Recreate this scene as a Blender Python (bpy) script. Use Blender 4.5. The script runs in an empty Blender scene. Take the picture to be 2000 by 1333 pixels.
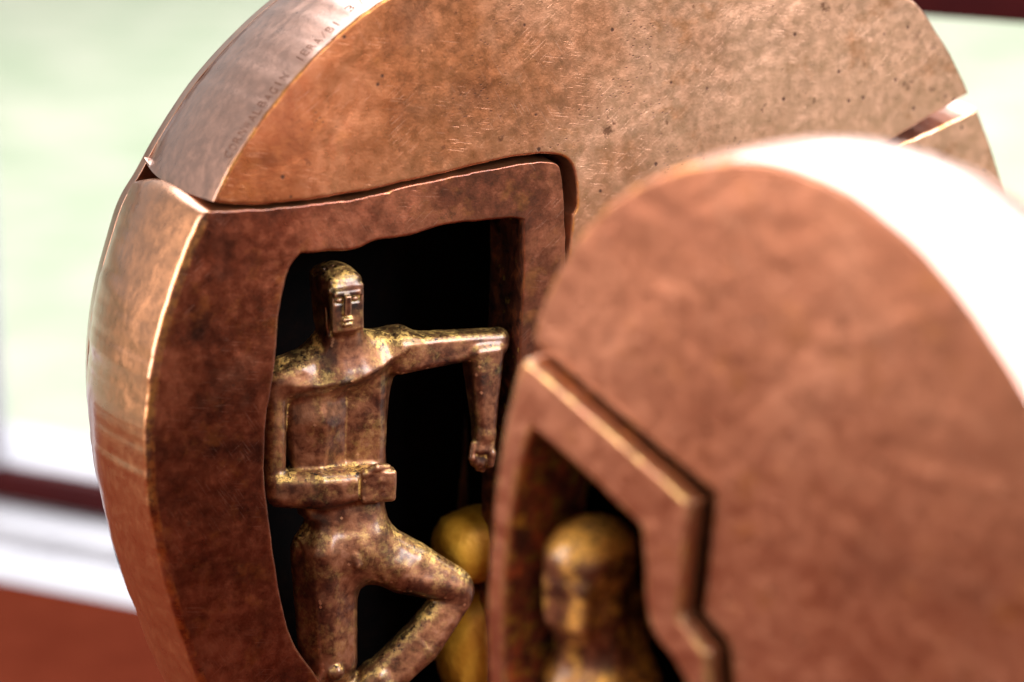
import bpy, bmesh, math, random
import numpy as np
from mathutils import Vector, Matrix, noise as mnoise

random.seed(4)
R = math.radians
scene = bpy.context.scene
COL = scene.collection

# ------------------------------------------------------------------ camera
CAM_H, PITCH, LENS = 0.50, 15.0, 100.0
FPX = 2000.0 * LENS / 36.0
cam_data = bpy.data.cameras.new('camera')
cam_data.lens = LENS
cam_data.sensor_width = 36.0
cam_data.clip_start, cam_data.clip_end = 0.01, 400.0
cam_data.dof.use_dof = True
cam_data.dof.focus_distance = 0.965
cam_data.dof.aperture_fstop = 5.0
cam_data.dof.aperture_blades = 0
cam = bpy.data.objects.new('camera', cam_data)
cam.location = (0, 0, CAM_H)
cam.rotation_euler = (R(90 - PITCH), 0, 0)
COL.objects.link(cam)
scene.camera = cam

# ------------------------------------------------------------------ light
world = bpy.data.worlds.new('World')
scene.world = world
world.use_nodes = True
bg = world.node_tree.nodes['Background']
bg.inputs['Color'].default_value = (1.0, 0.97, 0.95, 1)
bg.inputs['Strength'].default_value = 0.36

def area_lamp(name, loc, target, size, power, color):
    d = bpy.data.lights.new(name, 'AREA')
    d.shape = 'RECTANGLE'
    d.size, d.size_y = size
    d.energy = power
    d.color = color
    o = bpy.data.objects.new(name, d)
    o.location = loc
    o.rotation_euler = (Vector(loc) - Vector(target)).to_track_quat('Z', 'Y').to_euler()
    COL.objects.link(o)
    return o
# daylight over the lawn behind the window, and a cooler soft lamp added on the right for highlights, no window seen there
area_lamp('garden_daylight', (2.0, 4.9, 3.6), (1.6, 4.2, -0.7), (9.0, 8.0), 1120, (0.97, 0.98, 1.0))
area_lamp('side_highlight_lamp', (1.15, 0.10, 1.05), (-0.02, 0.97, 0.26), (0.7, 0.9), 36.0, (0.91, 0.93, 1.0))
area_lamp('left_fill_lamp', (-1.40, 0.52, 0.70), (0.05, 0.85, 0.24), (0.9, 1.0), 24.0, (1.0, 0.96, 0.93))  # unseen lamp added to brighten the near disc's face and the far rim

vs = scene.view_settings
vs.view_transform = 'Standard'
vs.look = 'None'
vs.gamma = 1.0
vs.use_curve_mapping = False
vs.exposure = 0.12

cy = scene.cycles
cy.max_bounces = 5
cy.diffuse_bounces = 3
cy.glossy_bounces = 4
cy.transmission_bounces = 0
cy.use_adaptive_sampling = True
cy.adaptive_threshold = 0.02
cy.use_denoising = True
cy.caustics_reflective = False
cy.caustics_refractive = False

# ------------------------------------------------------------------ measuring helpers (photograph pixel -> point in the place)
cR = Vector((1, 0, 0))
cF = Vector((0, math.cos(R(PITCH)), -math.sin(R(PITCH))))
cU = Vector((0, math.sin(R(PITCH)), math.cos(R(PITCH))))
cO = Vector((0, 0, CAM_H))

def ray(px, py):
    return cF + cR * ((px - 1000.0) / FPX) - cU * ((py - 666.5) / FPX)

def on_height(px, py, z):
    d = ray(px, py)
    return cO + d * ((z - CAM_H) / d.z)

class Frame:
    """An upright plane: x along the face, y into the body, z up from the table."""
    def __init__(self, px, py, depth, yaw):
        p = cO + ray(px, py) * depth
        self.o = Vector((p.x, p.y, 0))
        self.yaw = R(yaw)
        self.e = Vector((math.cos(self.yaw), math.sin(self.yaw), 0))
        self.d = Vector((-math.sin(self.yaw), math.cos(self.yaw), 0))
        self.S = depth / FPX
    def at(self, px, py, w=0.0):
        r = ray(px, py)
        k = ((self.o + self.d * w - cO).dot(self.d)) / r.dot(self.d)
        p = cO + r * k - self.o
        return Vector((p.dot(self.e), w, p.z))
    def st(self, px, py, w=0.0):
        v = self.at(px, py, w)
        return (v.x, v.z)

# ------------------------------------------------------------------ scene helpers
def tag(o, label=None, cat=None, group=None, kind=None):
    if label: o['label'] = label
    if cat: o['category'] = cat
    if group: o['group'] = group
    if kind: o['kind'] = kind
    return o

def link(name, me, mat, parent=None):
    o = bpy.data.objects.new(name, me)
    COL.objects.link(o)
    if mat is not None:
        me.materials.append(mat)
    if parent is not None:
        o.parent = parent
    return o

def from_bm(name, bm, mat, parent=None, angle=35):
    bmesh.ops.recalc_face_normals(bm, faces=bm.faces[:])
    me = bpy.data.meshes.new(name)
    bm.to_mesh(me)
    bm.free()
    for p in me.polygons:
        p.use_smooth = True
    me.set_sharp_from_angle(angle=R(angle))
    return link(name, me, mat, parent)

def empty(name, loc, yaw=0.0):
    o = bpy.data.objects.new(name, None)
    o.location = loc
    o.rotation_euler = (0, 0, yaw)
    o.empty_display_size = 0.05
    COL.objects.link(o)
    return o

# ------------------------------------------------------------------ materials
class NT:
    def __init__(self, name):
        self.m = bpy.data.materials.new(name)
        self.m.use_nodes = True
        self.t = self.m.node_tree
        self.b = self.t.nodes['Principled BSDF']
    def n(self, typ, **kw):
        nd = self.t.nodes.new(typ)
        for k, v in kw.items():
            setattr(nd, k, v)
        return nd
    def l(self, a, b):
        self.t.links.new(a, b)
    def put(self, sock, v):
        if hasattr(v, 'links'):
            self.l(v, sock)
        else:
            sock.default_value = v
    def coord(self, scale=(1, 1, 1), rot=(0, 0, 0), loc=(0, 0, 0)):
        tc = self.n('ShaderNodeTexCoord')
        v = tc.outputs['Object']
        if rot != (0, 0, 0) or loc != (0, 0, 0):
            mp = self.n('ShaderNodeMapping')
            mp.inputs['Rotation'].default_value = rot
            mp.inputs['Location'].default_value = loc
            self.l(v, mp.inputs['Vector'])
            v = mp.outputs['Vector']
        if scale != (1, 1, 1):
            mp = self.n('ShaderNodeMapping')
            mp.inputs['Scale'].default_value = scale
            self.l(v, mp.inputs['Vector'])
            v = mp.outputs['Vector']
        return v
    def noise(self, scale, detail=4, rough=0.55, vec=None, dist=0.0):
        nd = self.n('ShaderNodeTexNoise')
        nd.inputs['Scale'].default_value = scale
        nd.inputs['Detail'].default_value = detail
        nd.inputs['Roughness'].default_value = rough
        nd.inputs['Distortion'].default_value = dist
        self.l(vec if vec is not None else self.coord(), nd.inputs['Vector'])
        return nd.outputs['Fac']
    def voro(self, scale, vec=None, feature='F1', out='Distance', rnd=1.0):
        nd = self.n('ShaderNodeTexVoronoi', feature=feature)
        nd.inputs['Scale'].default_value = scale
        nd.inputs['Randomness'].default_value = rnd
        self.l(vec if vec is not None else self.coord(), nd.inputs['Vector'])
        return nd.outputs[out]
    def rng(self, v, a, b, c=0.0, d=1.0, smooth=True):
        nd = self.n('ShaderNodeMapRange', interpolation_type='SMOOTHSTEP' if smooth else 'LINEAR')
        self.put(nd.inputs['Value'], v)
        for i, x in zip(('From Min', 'From Max', 'To Min', 'To Max'), (a, b, c, d)):
            nd.inputs[i].default_value = x
        return nd.outputs['Result']
    def math(self, op, a, b=0.0, clamp=False):
        nd = self.n('ShaderNodeMath', operation=op, use_clamp=clamp)
        self.put(nd.inputs[0], a)
        self.put(nd.inputs[1], b)
        return nd.outputs[0]
    def mix(self, f, a, b):
        nd = self.n('ShaderNodeMix', data_type='RGBA')
        self.put(nd.inputs[0], f)
        self.put(nd.inputs[6], a if hasattr(a, 'links') else (*a, 1))
        self.put(nd.inputs[7], b if hasattr(b, 'links') else (*b, 1))
        return nd.outputs[2]
    def ramp(self, v, stops):
        nd = self.n('ShaderNodeValToRGB')
        el = nd.color_ramp.elements
        while len(el) > 1:
            el.remove(el[-1])
        el[0].position, el[0].color = stops[0][0], (*stops[0][1], 1)
        for p, c in stops[1:]:
            e = el.new(p)
            e.color = (*c, 1)
        self.l(v, nd.inputs['Fac'])
        return nd.outputs['Color']
    def bump(self, h, strength, dist, prev=None):
        nd = self.n('ShaderNodeBump')
        nd.inputs['Strength'].default_value = strength
        nd.inputs['Distance'].default_value = dist
        self.l(h, nd.inputs['Height'])
        if prev is not None:
            self.l(prev, nd.inputs['Normal'])
        return nd.outputs['Normal']
    def wear(self):
        nd = self.n('ShaderNodeAttribute', attribute_name='wear')
        return nd.outputs['Fac']

def bronze(name, dark=(0.075, 0.026, 0.016), mid=(0.27, 0.098, 0.052), light=(0.52, 0.235, 0.145),
           bias=0.0, mott=1.0, pale=None, rim_col=(0.60, 0.27, 0.125), rough=(0.27, 0.42), metallic=0.92, pits=1.0, scr=1.0, edge_amt=1.0, coat=0.9, seed=0.0, edge_col=(0.66, 0.27, 0.06)):
    k = NT(name)
    big = k.noise(13, 2, 0.5, k.coord(loc=(seed, seed * 0.7, seed * 0.3)), dist=0.6)
    med = k.noise(62, 5, 0.6, dist=0.15)
    fine = k.noise(900, 3, 0.7)
    mo = k.noise(230, 5, 0.66)
    gr = k.noise(1300, 2, 0.6)
    v = k.math('ADD', k.math('MULTIPLY', big, 0.55), k.math('ADD', k.math('MULTIPLY', med, 0.55 * mott), 0.275 * (1 - mott)))
    v = k.math('ADD', v, k.math('ADD', k.math('MULTIPLY', k.math('SUBTRACT', mo, 0.5), 0.20 * mott), k.math('MULTIPLY', k.math('SUBTRACT', gr, 0.5), 0.12)))
    v = k.math('ADD', v, bias - 0.04)
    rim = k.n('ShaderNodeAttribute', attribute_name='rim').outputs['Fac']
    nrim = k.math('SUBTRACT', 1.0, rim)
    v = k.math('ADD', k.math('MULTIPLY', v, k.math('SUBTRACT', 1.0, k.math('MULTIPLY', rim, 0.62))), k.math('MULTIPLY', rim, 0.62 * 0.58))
    col = k.ramp(v, [(0.30, dark), (0.50, mid), (0.60, tuple(0.5 * (a + b) for a, b in zip(mid, light))), (0.76, light)])
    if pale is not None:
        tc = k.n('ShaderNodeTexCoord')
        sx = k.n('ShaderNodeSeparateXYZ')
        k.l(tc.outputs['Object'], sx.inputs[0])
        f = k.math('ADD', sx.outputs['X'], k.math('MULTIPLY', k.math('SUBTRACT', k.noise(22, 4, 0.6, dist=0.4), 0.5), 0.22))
        f = k.rng(f, pale[0], pale[1])  # paler along x: glare on the right side put into the base colour
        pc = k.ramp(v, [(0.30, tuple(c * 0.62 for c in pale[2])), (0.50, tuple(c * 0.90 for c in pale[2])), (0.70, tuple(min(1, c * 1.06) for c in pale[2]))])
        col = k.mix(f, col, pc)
    # greenish grey and orange blooms of the patina
    g = k.rng(k.noise(34, 3, 0.6, k.coord(rot=(0.4, 0.2, 1.0))), 0.60, 0.76, 0, 0.22)
    col = k.mix(g, col, (0.27, 0.19, 0.13))
    o = k.rng(k.noise(60, 4, 0.7, k.coord(rot=(1.4, 0.7, 0.3))), 0.54, 0.72, 0, 0.5)
    col = k.mix(o, col, (0.42, 0.15, 0.04))
    sp = k.math('MULTIPLY', k.rng(k.noise(95, 5, 0.68, k.coord(rot=(0.9, 0.2, 1.7))), 0.635, 0.70), nrim)
    col = k.mix(k.math('MULTIPLY', sp, 0.75), col, (0.13, 0.04, 0.018))
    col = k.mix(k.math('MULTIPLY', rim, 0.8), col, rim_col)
    # casting pits in loose clusters
    clus = k.rng(k.noise(26, 3, 0.5, k.coord(rot=(0.1, 1.2, 0.5))), 0.52, 0.66)
    pt = k.rng(k.voro(520, k.coord((0.7, 1, 1.5), (0, 0.2, 0))), 0.10, 0.26, 1, 0)
    pt = k.math('MULTIPLY', k.math('MULTIPLY', pt, clus), pits)
    pt2 = k.math('MULTIPLY', k.rng(k.voro(110), 0.05, 0.11, 1, 0), pits)
    ptm = k.math('MULTIPLY', k.math('MAXIMUM', pt, pt2), k.math('SUBTRACT', 1.0, k.math('MULTIPLY', rim, 0.9)))
    col = k.mix(k.math('MULTIPLY', ptm, 0.92), col, (0.05, 0.02, 0.013))
    # file and handling scratches
    lines = None
    # (length, direction, cluster) of three families of scratches
    for (th, a_, rr, ms) in ((0.55, 26, 2.1, 0.3), (-0.9, 33, 0.7, 1.3), (1.40, 40, 1.4, 2.2)):
        ln = k.rng(k.noise(1.0, 1, 0.5, k.coord((2300, 300, 110), (0, th, 0))), 0.62, 0.72)
        ln = k.math('MULTIPLY', ln, k.rng(k.noise(a_, 2, 0.5, k.coord(rot=(rr, ms, 1))), 0.50, 0.64))
        lines = ln if lines is None else k.math('MAXIMUM', lines, ln)
    sc = k.math('MULTIPLY', k.math('MULTIPLY', lines, scr), nrim)
    col = k.mix(k.math('MULTIPLY', sc, 0.32), col, (0.68, 0.40, 0.28))
    # worn edges show raw metal
    if edge_amt > 0:
        e = k.math('MULTIPLY', k.wear(), k.rng(k.noise(170, 4, 0.7), 0.42, 0.62, 0.05, 1.0))
        e = k.math('MULTIPLY', e, edge_amt)
        col = k.mix(e, col, edge_col)
    rgh = k.rng(mo, 0.3, 0.7, rough[0], rough[1])
    rgh = k.math('ADD', rgh, k.math('MULTIPLY', ptm, 0.2))
    k.l(col, k.b.inputs['Base Color'])
    k.l(rgh, k.b.inputs['Roughness'])
    k.b.inputs['Metallic'].default_value = metallic
    k.l(k.math('MULTIPLY', k.rng(rim, 0, 1, 0.38, 1.0), coat), k.b.inputs['Coat Weight'])
    k.b.inputs['Coat Roughness'].default_value = 0.18
    k.b.inputs['Coat IOR'].default_value = 1.7
    nm = k.bump(k.noise(48, 2, 0.5, dist=0.5), 0.35, 0.0022)
    nm = k.bump(fine, 0.28, 0.00035, nm)
    nm = k.bump(k.math('SUBTRACT', 1.0, k.math('ADD', k.math('MULTIPLY', ptm, 0.2), k.math('MULTIPLY', sc, 0.15), True)), 0.5, 0.00025, nm)
    k.l(nm, k.b.inputs['Normal'])
    return k.m

def figure_bronze(name, dust=1.0, coat=1.0, gold=(0.92, 0.60, 0.18)):
    k = NT(name)
    big = k.noise(60, 4, 0.55, dist=0.5)
    med = k.noise(260, 7, 0.65, dist=0.3)
    fine = k.noise(1500, 5, 0.65)
    v = k.math('ADD', k.math('MULTIPLY', big, 0.55), k.math('MULTIPLY', med, 0.5))
    col = k.ramp(v, [(0.38, (0.022, 0.010, 0.009)), (0.50, (0.14, 0.046, 0.022)), (0.60, (0.31, 0.12, 0.055)), (0.76, (0.50, 0.24, 0.14))])
    ge = k.n('ShaderNodeNewGeometry')
    sep = k.n('ShaderNodeSeparateXYZ')
    k.l(ge.outputs['Normal'], sep.inputs[0])
    up = k.rng(sep.outputs['Z'], 0.12, 0.70)
    cav = k.rng(ge.outputs['Pointiness'], 0.495, 0.45)
    ridge = k.rng(ge.outputs['Pointiness'], 0.51, 0.56)
    speck = k.rng(k.noise(480, 6, 0.72), 0.44, 0.60)
    patch = k.rng(k.noise(85, 4, 0.6, k.coord(rot=(1, 0.3, 0.5))), 0.46, 0.58)
    g = k.math('MAXIMUM', k.math('MULTIPLY', up, k.math('ADD', k.math('MULTIPLY', patch, 0.7), 0.3)), cav)
    g = k.math('MAXIMUM', g, k.math('MULTIPLY', patch, 0.12))
    g = k.math('MULTIPLY', k.math('MULTIPLY', g, k.rng(speck, 0, 1, 0.3, 1.6)), dust, True)
    col = k.mix(ridge, col, (0.52, 0.25, 0.13))
    col = k.mix(g, col, gold)
    blk = k.math('MULTIPLY', k.rng(k.noise(520, 5, 0.72, k.coord(rot=(0.7, 0.1, 2))), 0.54, 0.62), k.math('MAXIMUM', up, k.math('MULTIPLY', cav, 0.6)))
    col = k.mix(blk, col, (0.03, 0.018, 0.014))
    k.l(col, k.b.inputs['Base Color'])
    k.l(k.math('ADD', k.rng(med, 0.3, 0.7, 0.42, 0.56), k.math('MULTIPLY', g, 0.16)), k.b.inputs['Roughness'])
    k.b.inputs['Metallic'].default_value = 0.85
    k.b.inputs['Coat Weight'].default_value = min(1.0, 0.45 * coat)
    k.b.inputs['Coat IOR'].default_value = 1.7
    k.b.inputs['Coat Roughness'].default_value = 0.22
    nm = k.bump(med, 0.25, 0.0004)
    nm = k.bump(fine, 0.5, 0.00025, nm)
    nm = k.bump(g, 0.5, 0.0002, nm)
    k.l(nm, k.b.inputs['Normal'])
    return k.m

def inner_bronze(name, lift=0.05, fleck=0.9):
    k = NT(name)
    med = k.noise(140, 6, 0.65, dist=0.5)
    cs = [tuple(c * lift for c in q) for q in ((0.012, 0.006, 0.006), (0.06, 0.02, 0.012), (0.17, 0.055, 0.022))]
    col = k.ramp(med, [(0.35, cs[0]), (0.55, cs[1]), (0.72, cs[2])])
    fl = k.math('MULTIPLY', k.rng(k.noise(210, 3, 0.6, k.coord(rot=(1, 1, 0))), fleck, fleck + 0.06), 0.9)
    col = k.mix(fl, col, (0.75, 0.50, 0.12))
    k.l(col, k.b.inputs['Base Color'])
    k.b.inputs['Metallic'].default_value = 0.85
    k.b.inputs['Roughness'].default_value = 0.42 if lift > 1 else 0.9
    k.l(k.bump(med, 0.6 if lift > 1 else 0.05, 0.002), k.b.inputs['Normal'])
    return k.m

def gilded(name):
    k = NT(name)
    med = k.noise(90, 6, 0.6)
    k.l(k.ramp(med, [(0.35, (0.75, 0.30, 0.02)), (0.6, (1.0, 0.50, 0.05))]), k.b.inputs['Base Color'])
    k.b.inputs['Metallic'].default_value = 0.25
    k.b.inputs['Roughness'].default_value = 0.45
    k.l(k.bump(med, 0.5, 0.002), k.b.inputs['Normal'])
    return k.m

def painted(name, c1, c2, rough=0.45, scale=30, bump=0.0006, spec=0.5):
    k = NT(name)
    a = k.noise(scale, 6, 0.6, k.coord((1, 1, 1)))
    k.l(k.ramp(a, [(0.3, c1), (0.7, c2)]), k.b.inputs['Base Color'])
    k.l(k.rng(a, 0.3, 0.7, rough - 0.08, rough + 0.1), k.b.inputs['Roughness'])
    k.b.inputs['Specular IOR Level'].default_value = spec
    k.l(k.bump(k.noise(scale * 9, 5, 0.6), 0.4, bump), k.b.inputs['Normal'])
    return k.m

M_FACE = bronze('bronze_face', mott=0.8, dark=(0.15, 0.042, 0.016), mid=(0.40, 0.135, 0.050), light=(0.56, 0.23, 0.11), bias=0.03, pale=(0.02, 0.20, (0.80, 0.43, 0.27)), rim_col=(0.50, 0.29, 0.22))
M_PANEL = bronze('bronze_panel', mott=1.25, dark=(0.035, 0.011, 0.008), mid=(0.20, 0.052, 0.024), light=(0.46, 0.150, 0.075), bias=0.0, pits=0.5, edge_amt=0.6, scr=0.6, rim_col=(0.64, 0.29, 0.13))
M_BACK = bronze('bronze_back', mott=0.5, edge_amt=0.0, rim_col=(0.58, 0.31, 0.19))
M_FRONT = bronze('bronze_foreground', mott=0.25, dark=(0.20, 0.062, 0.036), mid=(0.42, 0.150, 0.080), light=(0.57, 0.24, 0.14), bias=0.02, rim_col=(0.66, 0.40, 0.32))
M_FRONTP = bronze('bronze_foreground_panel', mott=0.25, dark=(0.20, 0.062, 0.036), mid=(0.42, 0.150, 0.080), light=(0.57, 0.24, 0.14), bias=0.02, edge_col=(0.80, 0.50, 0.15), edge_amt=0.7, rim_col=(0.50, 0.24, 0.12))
M_FIG = figure_bronze('bronze_figure')
M_FIGB = figure_bronze('bronze_figure_gilded', dust=4.0, coat=0.9, gold=(0.95, 0.50, 0.10))
M_IN = inner_bronze('bronze_inner_shade')  # darkness of the deep hollow is put into this near-black colour
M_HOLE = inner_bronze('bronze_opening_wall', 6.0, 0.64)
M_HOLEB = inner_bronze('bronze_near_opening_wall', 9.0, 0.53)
M_GOLD = gilded('gilded_bronze')
M_LETTER = painted('engraved_letter_patina', (0.10, 0.035, 0.018), (0.16, 0.06, 0.03), rough=0.7, spec=0.2)
M_RED = painted('red_paint', (0.085, 0.0145, 0.0068), (0.108, 0.020, 0.0095), rough=0.85, spec=0.0)
M_DARKRED = painted('dark_red_paint', (0.035, 0.003, 0.004), (0.055, 0.006, 0.006), rough=0.7, spec=0.1)
M_WHITE = painted('white_paint', (0.44, 0.43, 0.46), (0.52, 0.51, 0.54), spec=0.1)

k = NT('lawn')
lw = k.noise(4.2, 6, 0.62)
lf = k.noise(60, 4, 0.7)
k.l(k.mix(k.math('MULTIPLY', lf, 0.3), k.ramp(lw, [(0.38, (0.30, 0.38, 0.23)), (0.5, (0.42, 0.455, 0.335)), (0.60, (0.55, 0.54, 0.42))]), (0.16, 0.20, 0.13)), k.b.inputs['Base Color'])
k.b.inputs['Roughness'].default_value = 0.8
k.l(k.bump(lf, 0.6, 0.02), k.b.inputs['Normal'])
M_LAWN = k.m

# ------------------------------------------------------------------ the setting
def sheet(name, pts, z, mat):
    bm = bmesh.new()
    bm.faces.new([bm.verts.new((x, y, z)) for x, y in pts])
    return from_bm(name, bm, mat)

lawn = tag(sheet('lawn', [(-150, -150), (150, -150), (150, 150), (-150, 150)], -0.72, M_LAWN), kind='structure')

def along(p, q, t):
    return p + (q - p) * t

def plank(name, a, b, back, z0, z1, mat, parent=None, bev=0.002):
    """board from a to b (ground points), going 'back' metres away from the viewer, between heights z0 and z1"""
    u = (b - a); u.z = 0; L = u.length; u.normalize()
    nrm = Vector((-u.y, u.x, 0))
    bm = bmesh.new()
    vs_ = []
    for z in (z0, z1):
        for (x, y) in ((0, 0), (L, 0), (L, back), (0, back)):
            p = a + u * x + nrm * y
            vs_.append(bm.verts.new((p.x, p.y, z)))
    for f in ((0, 1, 2, 3), (4, 5, 6, 7), (0, 1, 5, 4), (1, 2, 6, 5), (2, 3, 7, 6), (3, 0, 4, 7)):
        bm.faces.new([vs_[i] for i in f])
    bmesh.ops.bevel(bm, geom=bm.edges[:], offset=bev, segments=2, profile=0.5, affect='EDGES')
    return from_bm(name, bm, mat, parent)

# red table the sculpture stands on: its far edge is the lower-left border between red and white
ta, tb = on_height(0, 1130, 0.0), on_height(260, 1180, 0.0)
tdir = (tb - ta).normalized()
tn = Vector((-tdir.y, tdir.x, 0))
TA, TB = ta - tdir * 0.55, ta + tdir * 1.15
TA.z = TB.z = 0
table = empty('table', (0.1, 0.9, -0.72))
tag(table, 'red painted table under the bronze discs', 'table')
def adopt(o, p):
    o.parent = p
    o.matrix_parent_inverse = Matrix.Translation(p.location).inverted()
    return o
adopt(plank('table_top', TA - tn * 1.05, TB - tn * 1.05, 1.05, -0.035, 0.0, M_RED, bev=0.003), table)
for (u_, v_) in ((0.06, 0.08), (1.58, 0.08), (0.06, 0.92), (1.58, 0.92)):
    p = TA + tdir * u_ - tn * 1.05 + tn * v_
    adopt(plank('leg', p, p + tdir * 0.06, 0.06, -0.72, -0.0355, M_RED), table)

# white sill of two boards behind the table
s0, s1 = on_height(0, 985, -0.004), on_height(185, 1019, -0.004)
sdir = (s1 - s0).normalized()
sn = Vector((-sdir.y, sdir.x, 0))
sill = empty('window_sill', (s0.x, s0.y, -0.03))
tag(sill, 'white window sill of two boards behind the red table', 'sill')
depth_t = (s0 - ta).dot(sn)
A1 = s0 - sn * (depth_t - 0.006) - sdir * 0.6
wd = (depth_t - 0.006 - 0.005)
adopt(plank('board', A1, A1 + sdir * 1.9, wd * 0.55, -0.034, -0.006, M_WHITE), sill)
A2 = A1 + sn * (wd * 0.55 + 0.010)
adopt(plank('board', A2, A2 + sdir * 1.9, wd * 0.45 - 0.006, -0.030, -0.002, M_WHITE), sill)
lowwall = plank('low_wall', A1 + sn * 0.012, A1 + sn * 0.012 + sdir * 1.9, wd + 0.09, -0.72, -0.0345, M_WHITE)
tag(lowwall, 'white low wall under the window sill', 'wall')

# dark red window frame standing on the sill
frame_root = empty('window_frame', (s0.x, s0.y, -0.0015))
tag(frame_root, 'dark red window frame behind the bronze discs', 'window')
def z_on_frame(px, py):
    r = ray(px, py)
    kk = (s0 - cO).dot(sn) / r.dot(sn)
    return cO + r * kk
F1 = s0 - sdir * 0.6
F1.z = 0
zt = z_on_frame(0, 918).z
adopt(plank('bottom_rail', F1, F1 + sdir * 1.9, 0.012, -0.0015, zt, M_DARKRED), frame_root)
ztop = z_on_frame(1900, 40).z
adopt(plank('top_rail', F1, F1 + sdir * 1.9, 0.030, ztop, ztop + 0.05, M_DARKRED), frame_root)
pL = z_on_frame(-12, 800)
tL = (pL - F1).dot(sdir)
adopt(plank('stile', F1 + sdir * (tL - 0.04), F1 + sdir * tL, 0.012, zt + 0.0005, ztop - 0.0005, M_WHITE), frame_root)
pR = z_on_frame(2400, 300)
tR = (pR - F1).dot(sdir)
adopt(plank('stile', F1 + sdir * tR, F1 + sdir * (tR + 0.04), 0.012, zt + 0.0005, ztop - 0.0005, M_WHITE), frame_root)
osill = plank('outer_sill', F1 + sn * 0.014, F1 + sn * 0.014 + sdir * 1.9, 0.065, -0.02, zt - 0.001, M_WHITE)
tag(osill, 'white outer ledge beyond the dark red rail', 'ledge')

# ------------------------------------------------------------------ outline helpers
def smooth_path(pts, closed=True, per=14):
    """pts: (x, y) or (x, y, 'c') for a hard corner. Catmull-Rom between corners."""
    n = len(pts)
    P = [(p[0], p[1]) for p in pts]
    C = [len(p) > 2 for p in pts]
    out = []
    for i in range(n):
        p1, p2 = P[i], P[(i + 1) % n]
        p0 = P[i - 1] if not C[i] else (2 * p1[0] - p2[0], 2 * p1[1] - p2[1])
        p3 = P[(i + 2) % n] if not C[(i + 1) % n] else (2 * p2[0] - p1[0], 2 * p2[1] - p1[1])
        for j in range(per):
            t = j / per
            out.append(tuple(0.5 * (2 * p1[a] + (p2[a] - p0[a]) * t + (2 * p0[a] - 5 * p1[a] + 4 * p2[a] - p3[a]) * t * t
                                    + (-p0[a] + 3 * p1[a] - 3 * p2[a] + p3[a]) * t ** 3) for a in (0, 1)))
    return out

def resample(poly, step):
    P = np.array(poly)
    Q = np.vstack([P, P[:1]])
    seg = np.linalg.norm(np.diff(Q, axis=0), axis=1)
    cum = np.concatenate([[0], np.cumsum(seg)])
    m = max(8, int(round(cum[-1] / step)))
    t = np.linspace(0, cum[-1], m, endpoint=False)
    return np.stack([np.interp(t, cum, Q[:, 0]), np.interp(t, cum, Q[:, 1])], 1)

def ccw(P):
    x, y = P[:, 0], P[:, 1]
    return P if np.sum(x * np.roll(y, -1) - np.roll(x, -1) * y) > 0 else P[::-1].copy()

def outline(fr, pts, step=0.0013, wob=0.00025, seed=0.0, w=0.0):
    q = [fr.st(x, y, w) for x, y in smooth_path(pts)]
    P = ccw(resample(q, step))
    if wob:
        N = normals(P)
        h = np.array([mnoise.fractal(Vector((p[0] * 120, p[1] * 120, seed)), 0.7, 2.0, 4) for p in P])
        P = P + N * (h * wob)[:, None]
    return P

def normals(P):
    t = np.roll(P, -1, 0) - np.roll(P, 1, 0)
    t /= np.maximum(np.linalg.norm(t, axis=1, keepdims=True), 1e-9)
    return np.stack([t[:, 1], -t[:, 0]], 1)          # outward for ccw

def ring_profile(bev, w0, seg=4):
    """(inset, depth) pairs that round an edge of radius bev, first a holding ring on the flat"""
    pr = [(bev + 0.0006, w0)]
    for i in range(seg + 1):
        a = 0.5 * math.pi * i / seg
        pr.append((bev * (1 - math.sin(a)), w0 + bev * (1 - math.cos(a))))
    return pr

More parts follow.
